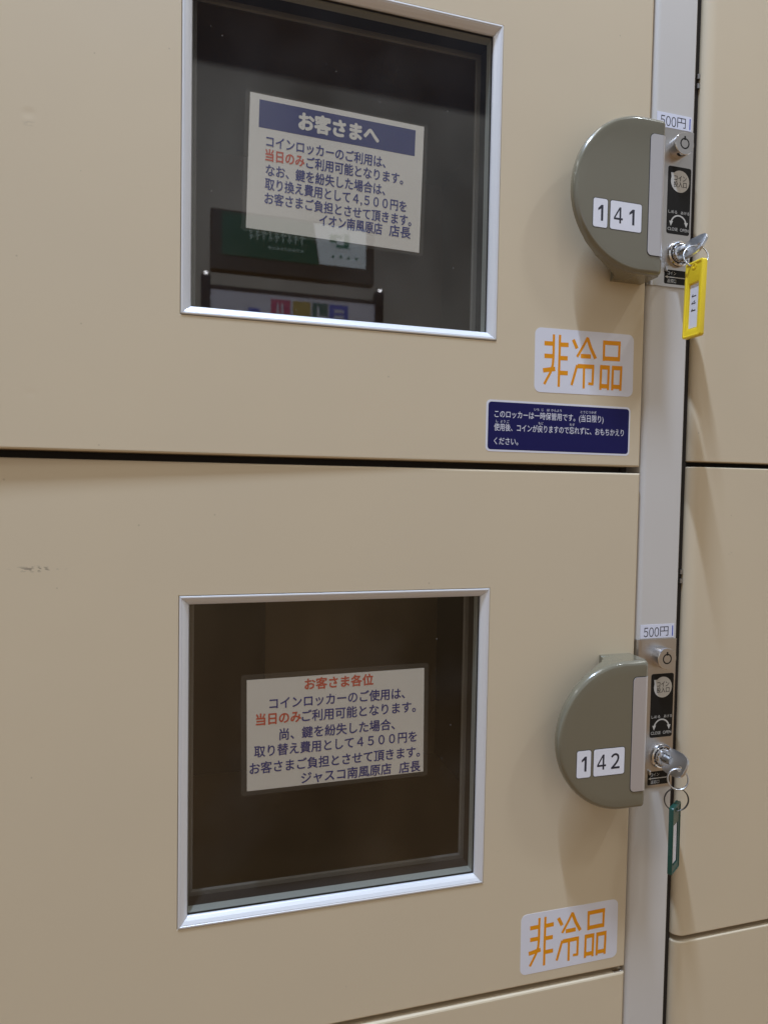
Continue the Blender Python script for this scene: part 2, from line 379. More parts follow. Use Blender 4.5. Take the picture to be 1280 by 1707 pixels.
# ================================================================== cabinets
XL, XR = -330., 369.7                          # windowed doors
UP0, UP1 = -95.2, 334.8                        # upper door
LO0, LO1 = -526.8, -100.7                      # lower door
BT1 = -532.0
cab = thing('locker_cabinet', 'cream coin locker cabinet whose pale grey post carries the two steel coin locks', 'locker cabinet', (372, 40, -950))
bm = newbm()                                   # pale post with a rounded left edge
sec = [(373.0, 30)] + [(378.2 - 5.2*math.cos(math.radians(a)), 7.2 - 5.2*math.sin(math.radians(a))) for a in range(0, 91, 10)] + \
      [(412.3, 2.0), (413.1, 2.35), (413.3, 3.0), (413.3, 30)]
bm_loops(bm, [[(x, y, z) for x, y in sec] for z in (-950, 760)], 0, True, True, True)
part('post', bm, M_post, cab, split=50)
bm = newbm()                                   # dark gasket core behind door edges
bm_box(bm, -345, 372.9, 24, 31, UP0-9, UP0+3); bm_box(bm, -345, 372.9, 24, 31, LO0-10, LO0+3); bm_box(bm, 366.5, 372.8, 23, 31.5, -950, 760)
part('gasket', bm, M_rub, cab)
def compartment(root, z0, z1):
    bm = newbm(); x0, x1, y0, y1 = -318, 362, 31, 460
    P = [(x0,y0,z0),(x1,y0,z0),(x1,y1,z0),(x0,y1,z0),(x0,y0,z1),(x1,y0,z1),(x1,y1,z1),(x0,y1,z1)]
    vs = [bm.verts.new(p) for p in P]
    for q in ((0,1,2,3),(7,6,5,4),(1,5,6,2),(2,6,7,3),(3,7,4,0)): bm.faces.new([vs[i] for i in q])
    bm_box(bm, 358.0, 361.5, 33, 60, z0+2, z1-2)           # folded door stop inside the opening
    bm_box(bm, -317, 357.5, 36, 58, z0+.5, z0+6)
    part('compartment', bm, M_in, root, recalc=False)
bm = newbm()                                   # carcass: sides, back and divider sheets round the compartments
bm_box(bm, 363, 366, 32, 470, -950, 760); bm_box(bm, -326, -319, 32, 470, -950, 760); bm_box(bm, -319, 363, 462, 470, -950, 760)
bm_box(bm, -319, 363, 33, 462, -103, -94); bm_box(bm, -319, 363, 33, 462, -534, -524); bm_box(bm, -319, 363, 33, 462, 333, 341)
part('carcass', bm, M_dark, cab)

cab2 = thing('locker_cabinet', 'cream locker cabinet of wide round edged doors standing right of the post', 'locker cabinet', (640, 40, -950))
bm = newbm()
bm_box(bm, 413.6, 900, 27, 34, -950, 760); bm_box(bm, 413.6, 426.5, 12.8, 27, -950, 760)
part('carcass', bm, M_dark, cab2)

# ================================================================== doors
def rect(x0, x1, z0, z1): return [(x0, z0), (x1, z0), (x1, z1), (x0, z1)]
def inset(x0, x1, z0, z1, d): return rect(x0+d, x1-d, z0+d, z1-d)
def ring_loops(bm, rings, mi=0, smooth=False):
    L = [[bm.verts.new((x, y, z)) for x, z in r] for r, y in rings]
    for a, b in zip(L, L[1:]):
        for i in range(4):
            j = (i+1) % 4; f = bm.faces.new((a[i], a[j], b[j], b[i])); f.material_index = mi; f.smooth = smooth
def window_door(name_label, z0, z1, wz, m_paint, ang, pivot, wx=(0., 235.), wh=239.):
    root = thing('coin_locker', name_label, 'coin locker', (pivot, 0, z0), None, ang)
    bm = newbm(); x0, x1 = wx; w0, w1 = wz, wz+wh
    e = (.5, .5)                               # cut-out a little inside the bead
    ring_loops(bm, [(rect(XL, XR, z0, z1), 23), (rect(XL, XR, z0, z1), 1.3), (inset(XL, XR, z0, z1, .35), .4), (inset(XL, XR, z0, z1, 1.3), 0.),
                    (inset(x0, x1, w0, w1, -.75), 0.), (inset(x0, x1, w0, w1, -.42), .2), (inset(x0, x1, w0, w1, -.28), .6), (inset(x0, x1, w0, w1, -.28), 2.4), (inset(x0, x1, w0, w1, 1.0), 2.5)], 0)
    ring_loops(bm, [(rect(XL, XR, z0, z1), 23), (inset(XL, XR, z0, z1, 8), 30), (inset(x0, x1, w0, w1, 2), 30)], 0)
    part('door_panel', bm, m_paint, root)
    bm = newbm()                               # mitred bead: four bars
    prof = [(0., 3.2), (0., -.15), (.18, -.5), (.55, -.62), (1.35, -.62), (1.55, -.45), (1.62, -.1), (1.8, -.22), (2.2, -.15), (4.2, 1.25), (6.1, 3.0), (6.5, 3.7), (6.55, 4.6)]
    cor = rect(x0, x1, w0, w1); ins = [(1, 1), (-1, 1), (-1, -1), (1, -1)]
    g = .13
    for k in range(4):
        a, b = cor[k], cor[(k+1) % 4]; ia, ib = ins[k], ins[(k+1) % 4]
        d = Vector((b[0]-a[0], b[1]-a[1])).normalized()
        la = [(a[0]+ia[0]*u+d.x*g, y, a[1]+ia[1]*u+d.y*g) for u, y in prof]; lb = [(b[0]+ib[0]*u-d.x*g, y, b[1]+ib[1]*u-d.y*g) for u, y in prof]
        bm_loops(bm, [la, lb], 0, True, True, True, closed=False)
    fr = part('window_frame', bm, [M_alu], root, split=42)
    bm = newbm()                               # lining behind the pane: grey channel, black rubber, inner lip
    ring_loops(bm, [(inset(x0, x1, w0, w1, 6.7), 6.7), (inset(x0, x1, w0, w1, 6.9), 14.5)], 0)
    ring_loops(bm, [(inset(x0, x1, w0, w1, 6.9), 14.5), (inset(x0, x1, w0, w1, 5.4), 15.2), (inset(x0, x1, w0, w1, 5.4), 28.5)], 1)
    ring_loops(bm, [(inset(x0, x1, w0, w1, 5.4), 28.5), (inset(x0, x1, w0, w1, 8.4), 28.6), (inset(x0, x1, w0, w1, 9.6), 29.4), (inset(x0, x1, w0, w1, 9.6), 30.2)], 2)
    ring_loops(bm, [(inset(x0, x1, w0, w1, -.25), 2.7), (inset(x0, x1, w0, w1, 1.6), 2.8)], 1)
    part('lining', bm, [M_reveal, M_rub, mat('inner_lip', (.17, .165, .155), .4)], fr)
    bm = newbm(); bm_box(bm, x0+3.0, x1-3.0, 4.7, 6.6, w0+3.0, w1-3.0)
    part('pane', bm, [M_glass], fr)
    return root
PV = 235.
ANG_U, ANG_L = math.radians(.34), math.radians(-.48)
du = window_door('cream coin locker numbered 141 with two stickers and a glass window', UP0, UP1, 0., M_up, ANG_U, PV)
dl = window_door('cream coin locker numbered 142 with a single sticker below its window', LO0, LO1, -433.7, M_lo, ANG_L, PV)

compartment(du, -91, 331); compartment(dl, -522, -106)

dl.location.y += .0009

def plain_door(label, z1, z0):
    root = thing('coin_locker', label, 'coin locker', (PV, 0, z0), None, math.radians(-.2))
    bm = newbm()
    ring_loops(bm, [(rect(XL, XR, z0, z1), 23), (rect(XL, XR, z0, z1), 1.6), (inset(XL, XR, z0, z1, .5), .45), (inset(XL, XR, z0, z1, 1.6), 0.)], 0)
    f = bm.faces.new([bm.verts.new((x, 0., z)) for x, z in inset(XL, XR, z0, z1, 1.6)])
    bmesh.ops.remove_doubles(bm, verts=list(bm.verts), dist=1e-4)
    bm.faces.new([bm.verts.new((x, 23., z)) for x, z in rect(XL, XR, z0, z1)])
    part('door_panel', bm, M_door, root, recalc=True)
    bm = newbm(); bm_box(bm, XR-9.5, XR-.2, 1.2, 4.0, z1+.05, z1+.75, 0, .25)
    part('edge_clip', bm, M_chrome, root)
plain_door('cream coin locker at the foot of the photo with only its door top showing', BT1, -948)

def round_door(label, z0, z1):
    root = thing('coin_locker', label, 'coin locker', (460, 5, z0), 'round edged lockers right of the post')
    sec = [(425.7, 25)] + [(436.2 - 10.5*math.cos(math.radians(a)), 12.5 - 7.5*math.sin(math.radians(a))) for a in range(0, 91, 9)] + [(890, 5.0), (890, 25)]
    def ins(d):
        return [(x + (d if x < 436 else 0), y + d) for x, y in sec[:-2]] + [(890-d, 5+d), (890-d, 25)]
    bm = newbm()
    bm_loops(bm, [[(x, y, z) for x, y in s] for s, z in ((ins(.9), z0), (ins(.25), z0+.25), (sec, z0+.9), (sec, z1-.9), (ins(.25), z1-.25), (ins(.9), z1))], 0, True, True, True)
    part('door_panel', bm, M_door, root, split=40)
    bm = newbm()
    for zz in ((z0+z1)/2+116, (z0+z1)/2+108):
        bm_lathe(bm, (424.6, 12.2, zz), (0, 0, 1), [(0.2, 0), (1.6, 0), (1.6, 4), (0.2, 4)], 0, 16)
    part('hinge', bm, M_hinge, root, split=40)
round_door('cream locker with a blank round edged door right of the post, topmost of three', -89.0, 337)
round_door('cream locker with a blank round edged door right of the post, middle of three', -515.2, -93.5)
round_door('cream locker with a blank round edged door right of the post, lowest of three', -948, -520.8)

# ================================================================== handles (parts of the doors)
def handle(root, dz, digits):
    cx, cz, R0, xr = 345.2, 116.5+dz, 60.6, 365.6
    def outline(d):
        r = R0-d; P = []
        n = 56
        for i in range(n+1):
            a = math.radians(90 + 180*i/n); P.append((cx + r*math.cos(a), cz + r*math.sin(a)))
        rc = max(.8, 3.2-d*.5); xe = xr-d
        for k in range(7):
            a = math.radians(-90 + 90*k/6); P.append((xe-rc+rc*math.cos(a), cz-r+rc+rc*math.sin(a)))
        for k in range(7):
            a = math.radians(90*k/6); P.append((xe-rc+rc*math.cos(a), cz+r-rc+rc*math.sin(a)))
        return P
    bm = newbm()
    st = [(.5, -19.7), (.15, -19.85), (0., -20.2), (0., -22.4)]
    for k in range(1, 8):
        a = math.radians(90*k/7); st.append((3.4*(1-math.cos(a)), -22.4 - 3.5*math.sin(a)))
    st.append((9.0, -26.0))
    bm_loops(bm, [[(x, y, z) for x, z in outline(d)] for d, y in st], 0, True, True, True)
    z0, z1 = cz-R0+.02, cz+R0-.02                # block that carries the grip, hollow curve on the finger side
    sec = [(xr-.4, .3), (335.8, .3), (335.6, -3.0), (335.0, -5.4), (333.6, -7.9), (331.2, -10.4), (327.8, -12.7), (322.6, -14.9), (316.0, -16.8), (308.0, -18.3), (299.0, -19.4), (290.0, -20.0), (288.0, -21.4), (xr-.4, -21.4)]
    def s_in(d): return [(x + (d if x < 340 else -d), y) for x, y in sec]
    def chord(z, s):                            # scooped root of the grip, kept inside the round of the plate
        h = abs(z-cz); r = R0-.12; xl = cx - math.sqrt(max(0, r*r-h*h))
        return [(max(x, xl) if y < -5 and x < 340 else x, y) for x, y in s]
    zs = [(z0, .25), (z0+.12, .06)] + [(cz - (cz-z0-.35)*math.cos(math.pi*t/40), 0) for t in range(41)] + [(z1-.12, .06), (z1, .25)]
    bm_loops(bm, [[(x, y, z) for x, y in chord(z, s_in(d))] for z, d in zs], 0, True, True, True)
    h = part('handle', bm, M_taupe, root, split=35)
    def panel(x0, x1, za, zb, r, y, bend, yend):
        """strip with rounded left corners that folds round the right edge"""
        cols = []
        for k in range(9):
            a = math.radians(90*k/8); cols.append((x0 + r*(1-math.cos(a)), y, r - r*math.sin(a)))
        cols.append((x1-bend, y, 0))
        for k in range(1, 7):
            a = math.radians(90*k/6); cols.append((x1-bend+bend*math.sin(a), y+bend*(1-math.cos(a)), 0))
        cols.append((x1, yend, 0))
        return cols
    bm = newbm()
    def lay(cols, za, zb, depth, mi):
        top = [bm.verts.new((x, y, zb-i)) for x, y, i in cols]; bot = [bm.verts.new((x, y, za+i)) for x, y, i in cols]
        top2 = [bm.verts.new((x, y+depth, zb-i)) for x, y, i in cols]; bot2 = [bm.verts.new((x, y+depth, za+i)) for x, y, i in cols]
        for i in range(len(cols)-1):
            for q in ((bot[i], bot[i+1], top[i+1], top[i]), (top[i], top[i+1], top2[i+1], top2[i]), (bot2[i], bot2[i+1], bot[i+1], bot[i])):
                f = bm.faces.new(q); f.material_index = mi; f.smooth = True
        f = bm.faces.new((top[0], top2[0], bot2[0], bot[0])); f.material_index = mi
    lay(panel(350.6, xr+.35, 70.5+dz, 164.2+dz, 3.6, -26.45, 4.2, -17.5), 70.5+dz, 164.2+dz, 2.2, 0)
    lay(panel(350.1, xr+.12, 70+dz, 164.7+dz, 3.9, -26.02, 4.6, -17.0), 69.95+dz, 164.75+dz, 1.5, 1)
    part('grip_insert', bm, [M_insert, M_black], h, recalc=False, split=40)
    for (xa, xb, s, spans) in ((301.2, 313.7, digits[0], [(305.6, 309.9)]), (316.3, 344.3, digits[1:], [(319.4, 327.4), (333.4, 337.9) if digits[2] == '1' else (332.2, 339.8)])):
        bm = newbm()
        za, zb = 86.6+dz, 108.2+dz
        bm_sheet(bm, rrect((xa+xb)/2, (za+zb)/2, xb-xa+1.3, zb-za+1.3, 2.1), -25.6, -26.04, 1)
        bm_sheet(bm, rrect((xa+xb)/2, (za+zb)/2, xb-xa, zb-za, 1.7), -25.6, -26.16, 0)
        for ch, (a, b) in zip(s, spans):
            bm_digit(bm, ch, a, b, (za+zb)/2+.2, 12.2, lambda u, w: (u, -26.2, w), 2)
        part('number_plate', bm, [M_tile, mat('plate_recess', (.06, .055, .04), .5), M_inkb], h)
    return h
handle(du, 0, '141'); handle(dl, -430., '142')

# ================================================================== stickers (parts of the doors)
STROKES = [('v',[(-29.0,20.9),(-29.1,2.0),(-29.6,-3.6),(-31.6,-9.6),(-37.0,-19.1)]),('b',[(-37.4,13.4),(-28.0,13.5)]),('b',[(-37.2,3.4),(-29.0,3.5)]),('b',[(-38.2,-8.2),(-27.3,-6.4)]),
 ('v',[(-23.5,20.9),(-23.9,-20.6)]),('b',[(-23.3,13.2),(-15.6,13.4)]),('b',[(-23.4,2.5),(-16.2,2.6)]),('b',[(-23.7,-9.3),(-15.8,-9.2)]),
 ('d',[(-11.4,17.9),(-7.8,11.1)]),('v',[(1.9,20.6),(-1.5,14.2),(-7.6,4.4)]),('d',[(1.6,20.2),(5.0,12.0),(9.6,3.9)]),('b',[(-4.3,5.3),(5.2,5.4)]),
 ('d2',[(-7.3,-2.2),(-12.2,-18.6)]),('b',[(-6.9,-3.0),(8.5,-2.8)]),('v',[(7.5,-2.6),(7.2,-16.8)]),('s',[(3.1,-16.6),(8.1,-16.8)]),('v',[(-1.0,-3.4),(-1.0,-20.8)]),
 ('v',[(17.3,19.2),(17.3,2.6)]),('v',[(32.0,19.4),(31.6,3.0)]),('b',[(16.3,17.5),(33.1,17.7)]),('b',[(16.4,4.6),(32.6,4.8)]),
 ('v',[(15.0,-1.0),(14.6,-21.1)]),('v',[(22.2,-1.0),(21.9,-21.0)]),('b',[(14.0,-2.6),(23.2,-2.6)]),('b',[(14.1,-18.0),(22.4,-18.0)]),
 ('v',[(26.2,-1.1),(25.8,-21.0)]),('v',[(34.1,-1.0),(33.6,-21.0)]),('b',[(25.2,-2.6),(35.1,-2.5)]),('b',[(25.2,-18.0),(34.3,-18.0)])]
SW = dict(v=2.15, b=3.5, d=2.9, d2=2.2, s=2.2)
def place_at(cx, cz, ang, y):
    c, s = math.cos(ang), math.sin(ang)
    return lambda u, w: (cx + u*c - w*s, y, cz + u*s + w*c)
def stroke_sticker(root, cx, cz, ang, label):
    bm = newbm(); pl = place_at(cx, cz, ang, 0)
    pts = [(pl(u, w)[0], pl(u, w)[2]) for u, w in rrect(0, 0, 91.4, 51.2, 5.2)]
    bm_sheet(bm, pts, .02, -.14)
    st = part('sticker', bm, [M_white], root, label)
    bm = newbm(); n = 0
    for kind, P in STROKES:
        hw = SW[kind]/2; n += 1; y = -.17 - .0025*n; pq = place_at(cx, cz, ang, y)
        L, Rr = [], []
        for i, p in enumerate(P):
            a = Vector(P[max(i-1, 0)]); b = Vector(P[min(i+1, len(P)-1)]); d = (b-a).normalized(); nn = Vector((-d.y, d.x))*hw
            L.append(pq(p[0]+nn.x, p[1]+nn.y)); Rr.append(pq(p[0]-nn.x, p[1]-nn.y))
        for i in range(len(P)-1): bm_poly(bm, [L[i], L[i+1], Rr[i+1], Rr[i]])
    part('lettering', bm, M_orange, st)
stroke_sticker(du, 314.6, -11.9, math.radians(.5), 'white rounded sticker with three orange characters')
stroke_sticker(dl, 315.8, -491.6, math.radians(.35), 'white rounded sticker with three orange characters')

bm = newbm()
bm_sheet(bm, rrect(293.5, -66.1, 130.9, 40.4, 3.6), .02, -.12, 0)
bm_sheet(bm, rrect(293.7, -66.1, 127.9, 37.3, 2.6), -.1, -.15, 1)
ns = part('sticker', bm, [M_white, M_navy], du, 'navy blue sticker with three lines of white writing')
bm = newbm(); pl = place_at(293.5, -66.1, math.radians(-.1), -.19)
for s, x0, x1, zc, em, bo in (('このロッカーは一時保管用です。(当日限り)', -58.3, 39.7, 9.1, 6.3, .006), ('使用後、コインが戻りますので忘れずに、おもちかえり', -58.5, 59.4, -1.2, 6.3, .006), ('ください。', -58.3, -37.4, -12.1, 6.3, .006),
                          ('いち', -24.0, -19.6, 14.2, 2.4, .004), ('じ', -17.4, -15.6, 14.2, 2.4, .004), ('ほ', -12.6, -10.2, 14.2, 2.4, .004), ('かんよう', -8.8, .6, 14.3, 2.4, .004), ('とうじつかぎ', 18.1, 33.0, 14.3, 2.4, .004),
                          ('し', -57.0, -55.2, 3.5, 2.4, .004), ('よう', -53.2, -49.0, 3.5, 2.4, .004), ('ご', -47.8, -45.6, 3.5, 2.4, .004), ('もど', -19.9, -15.5, 3.4, 2.4, .004), ('わす', 8.4, 13.0, 3.6, 2.4, .004)):
    bm_text(bm, s, x0, x1, zc, em, pl, 0, bo)
part('lettering', bm, mat('white_print', (.72, .72, .80), .4), ns)

# ================================================================== laminated notices taped inside the panes
def notice(label, cx, cz, w, h, ang, y0, dang, lam, items, band=None):
    root = thing('notice', label, 'notice', (cx, y0, cz-h/2), 'laminated notices behind the panes', dang)
    # keep the notice parallel to the turned door: its origin follows the door, the pieces turn with it
    x_, y_ = turn(cx, y0, PV, dang); root.location = Vector((x_, y_, cz-h/2))*K
    bm = newbm(); p3 = place_at(cx, cz, ang, 0)
    def xz(P): return [(p3(u, q)[0], p3(u, q)[2]) for u, q in P]
    bm_sheet(bm, xz(rect(-w/2, w/2, -h/2, h/2)), y0+.15, y0, 0)
    sh = part('paper', bm, [M_paper], root)
    bm = newbm(); l, r, b, t = lam
    bm_sheet(bm, xz(rrect((r-l)/2, (t-b)/2, w+l+r, h+b+t, 2.0)), y0-.18, y0-.22, 0)
    part('laminate', bm, [M_film], root)
    bm = newbm()
    if band: 
        bm_poly(bm, [place_at(cx, cz, ang, y0-.05)(u, q) for u, q in rect(*band)], 0)
    for s, x0, x1, zc, em, mi, bo in items:
        bm_text(bm, s, x0, x1, zc, em, place_at(cx, cz, ang, y0-.10), mi, bo)
    part('lettering', bm, [M_band, M_ink, M_red, M_paper], sh)
    return root
B1 = .020
notice('white notice with a navy header band, laminated, behind the upper glass', 109.3, 111.6, 129.4, 94.3, math.radians(-1.28), 7.6, ANG_U, (3.2, 3.0, 2.4, 1.2),
  [('お客さまへ', -29.6, 29.4, 33.6, 13.2, 3, .05), ('コインロッカーのご利用は、', -52.4, 35.5, 15.2, 8.9, 1, B1), ('当日のみ', -52.7, -25.0, 5.6, 8.9, 2, .028), ('ご利用可能となります。', -23.4, 49.6, 5.3, 8.9, 1, B1),
   ('なお、鍵を紛失した場合は、', -52.0, 36.0, -4.9, 8.9, 1, B1), ('取り換え費用として4,500円を', -52.3, 53.1, -14.6, 8.9, 1, B1), ('お客さまご負担とさせて頂きます。', -52.2, 57.4, -24.6, 8.9, 1, B1), ('イオン南風原店', -12.5, 34.8, -34.0, 9.2, 1, B1), ('店長', 40.5, 57.2, -33.8, 9.2, 1, B1)],
  band=(-58.1, 58.1, 24.0, 43.3))
notice('white notice headed in red without a band, laminated, behind the lower glass', 116.2, -299.9, 137.0, 83.0, math.radians(.6), 8.6, ANG_L, (4.2, 3.4, 3.2, 4.0),
  [('お客さま各位', -25.7, 27.0, 35.3, 9.3, 2, .028), ('コインロッカーのご使用は、', -51.9, 52.6, 22.6, 9.4, 1, B1), ('当日のみ', -61.8, -28.7, 11.3, 9.4, 2, .028), ('ご利用可能となります。', -27.9, 61.6, 11.2, 9.4, 1, B1),
   ('尚、鍵を紛失した場合、', -44.5, 44.6, -1.3, 9.4, 1, B1), ('取り替え費用として4500円を', -63.1, 62.7, -12.6, 9.4, 1, B1), ('お客さまご負担とさせて頂きます。', -66.4, 65.4, -25.0, 9.4, 1, B1), ('ジャスコ南風原店', -28.3, 42.0, -36.2, 9.4, 1, B1), ('店長', 48.6, 65.9, -36.6, 9.4, 1, B1)])

# ================================================================== coin locks on the post
def coin_lock(label):
    root = thing('coin_lock', label, 'coin lock', (393, 2, 57.3), 'steel coin locks on the post')
    bm = newbm()
    sec = [(373.2, 12)] + [(378.0 - 4.8*math.cos(math.radians(a)), 6.2 - 4.8*math.sin(math.radians(a))) for a in range(0, 91, 10)] + [(412.9, 1.4), (413.0, 1.98)]
    # thin plate wrapped round the post edge (sits proud of it)
    bm_loops(bm, [[(x-.25 if x < 378 else x, y-.25 if x > 373.3 and y < 7 else y, z) for x, y in sec] for z in (57.3, 187.4)], 0, True, True, True, closed=True)
    pl_ = part('faceplate', bm, M_plate, root, split=50)
    FY = 1.15
    bm = newbm(); flat = lambda u, w: (u, FY-.16, w); ink = lambda u, w: (u, FY-.22, w)
    bm_sheet(bm, rrect(400.0, 129.3, 22.9, 55.8, 2.0), FY+.05, FY-.10, 0)
    bm_poly(bm, [flat(x, z) for x, z in circle(400.6, 145.3, 9.1)], 1)
    bm_poly(bm, [(x, FY-.15, z) for x, z in ((391.4, 151.9), (392.2, 147.2), (395.2, 152.0))], 1)
    bm_text(bm, 'コイン', 394.6, 406.8, 147.9, 5.4, ink, 0, .012); bm_text(bm, '投入口', 394.2, 407.2, 142.7, 5.2, ink, 0, .008)
    bm_text(bm, 'しめる', 389.9, 398.6, 119.6, 3.1, ink, 1, .004); bm_text(bm, 'あける', 402.4, 410.8, 119.6, 3.1, ink, 1, .004)
    bm_text(bm, 'CLOSE', 389.7, 399.6, 105.4, 2.6, ink, 1, .0, 'ink'); bm_text(bm, 'OPEN', 402.0, 410.6, 105.4, 2.6, ink, 1, .0, 'ink')
    cxa, cza, ra, t = 400.4, 109.4, 7.6, .62
    A = [math.radians(12 + 156*i/24) for i in range(25)]
    for i in range(24):
        bm_poly(bm, [flat(cxa+(ra+k*t)*math.cos(A[j]), cza+(ra+k*t)*math.sin(A[j])) for k, j in ((1, i), (1, i+1), (-1, i+1), (-1, i))], 1)
    for sgn in (-1, 1):
        ex, ez = cxa+sgn*ra*math.cos(A[0]), cza+ra*math.sin(A[0])
        bm_poly(bm, [(x, FY-.18, z) for x, z in ((ex-1.9, ez+1.0), (ex+sgn*.25, ez-3.2), (ex+1.9, ez+1.0))], 1)
    part('instruction_label', bm, [M_black, M_silverink], pl_, recalc=True)
    bm = newbm()
    bm_sheet(bm, rrect(399.4, 65.6, 22.6, 11.8, 1.2), FY+.05, FY-.10, 0)
    bm_text(bm, 'コイン', 391.0, 399.6, 68.7, 3.6, ink, 1, .004); bm_text(bm, '返却口', 391.0, 399.8, 62.2, 3.6, ink, 1, .002)
    bm_sheet(bm, rect(390.2, 409.6, 65.0, 65.75), FY-.05, FY-.14, 1)
    bm_poly(bm, [(x, FY-.18, z) for x, z in ((388.6, 65.4), (391.4, 64.2), (391.4, 66.6))], 1)
    part('return_label', bm, [M_black, M_silverink], pl_)
    # upper tubular lock barrel
    bm = newbm(); c = (397.2, 1.2, 172.2)
    bm_lathe(bm, c, (0, -1, 0), [(9.2, 0), (9.2, 8.0), (9.1, 8.35), (8.75, 8.6)], 0, 56, True, False, False)
    bm_lathe(bm, c, (0, -1, 0), [(8.75, 8.6), (4.35, 8.6), (4.3, 7.2), (3.65, 7.2), (3.6, 8.6), (.01, 8.6)], 2, 56, False, False, False)
    bm_lathe(bm, (c[0], c[1]-8.5, c[2]), (0, -1, 0), [(4.5, 0), (4.5, .13), (3.35, .13), (3.35, 0)], 1, 48, False, False, False)
    bm_sheet(bm, rect(c[0]-.8, c[0]+.8, c[2]+2.9, c[2]+6.0), c[1]-8.5, c[1]-8.66, 1)
    part('lock_barrel', bm, [M_chrome, M_black, M_plate], root, split=35)
    # key cylinder with collar
    bm = newbm(); c = (400.7, 1.2, 84.9)
    bm_lathe(bm, c, (0, -1, 0), [(11.0, 0), (11.0, 1.6), (10.6, 2.6), (9.7, 3.2), (8.9, 3.0), (8.5, 2.2), (8.4, .6), (7.7, .6), (7.6, 5.2), (7.3, 6.0), (6.6, 6.3), (4.4, 6.3), (4.3, 4.0), (.01, 4.0)], 0, 56, True, False, False)
    for a in range(8):
        t = 2*math.pi*a/8
        bm_tube(bm, [(c[0]+8.1*math.cos(t), c[1]-1.0, c[2]+8.1*math.sin(t)), (c[0]+8.1*math.cos(t), c[1]-2.2, c[2]+8.1*math.sin(t))], .35, 1, 6)
    for a in range(20):
        t = 2*math.pi*a/20
        bm_tube(bm, [(c[0]+7.45*math.cos(t), c[1]-.8, c[2]+7.45*math.sin(t)), (c[0]+7.45*math.cos(t), c[1]-5.4, c[2]+7.45*math.sin(t))], .42, 0, 6)
    part('key_cylinder', bm, [M_chrome, M_black], root, split=32)
    bm = newbm(); bm_box(bm, 388.4, 390.0, -.9, 1.2, 69.4, 73.2, 0, .6, 3)
    part('coin_pin', bm, M_nickel, root)
    # price label stuck above the plate
    bm = newbm(); yl = 1.82
    bm_sheet(bm, rect(376.6, 410.6, 188.3, 200.2), 2.02, yl, 0)
    pt = lambda u, w: (u, yl-.04, w)
    for ch, a, b in (('5', 380.0, 384.4), ('0', 385.3, 389.9), ('0', 390.7, 395.3)): bm_text(bm, ch, a, b, 193.6, 8.2, pt, 1, -.014, 'ink')
    bm_text(bm, '円', 396.4, 404.9, 194.0, 8.2, pt, 1, -.010, 'ink')
    bm_sheet(bm, rect(408.6, 409.6, 189.6, 198.6), yl+.05, yl-.05, 2)
    part('price_label', bm, [M_price, M_inkb, M_bluebar], root)
    return root
L1 = coin_lock('steel coin lock on the post beside handle 141, with the yellow tagged key')
L2 = dup(L1, (0, 0, -430.2), 'steel coin lock on the post beside handle 142, with the green tagged key')

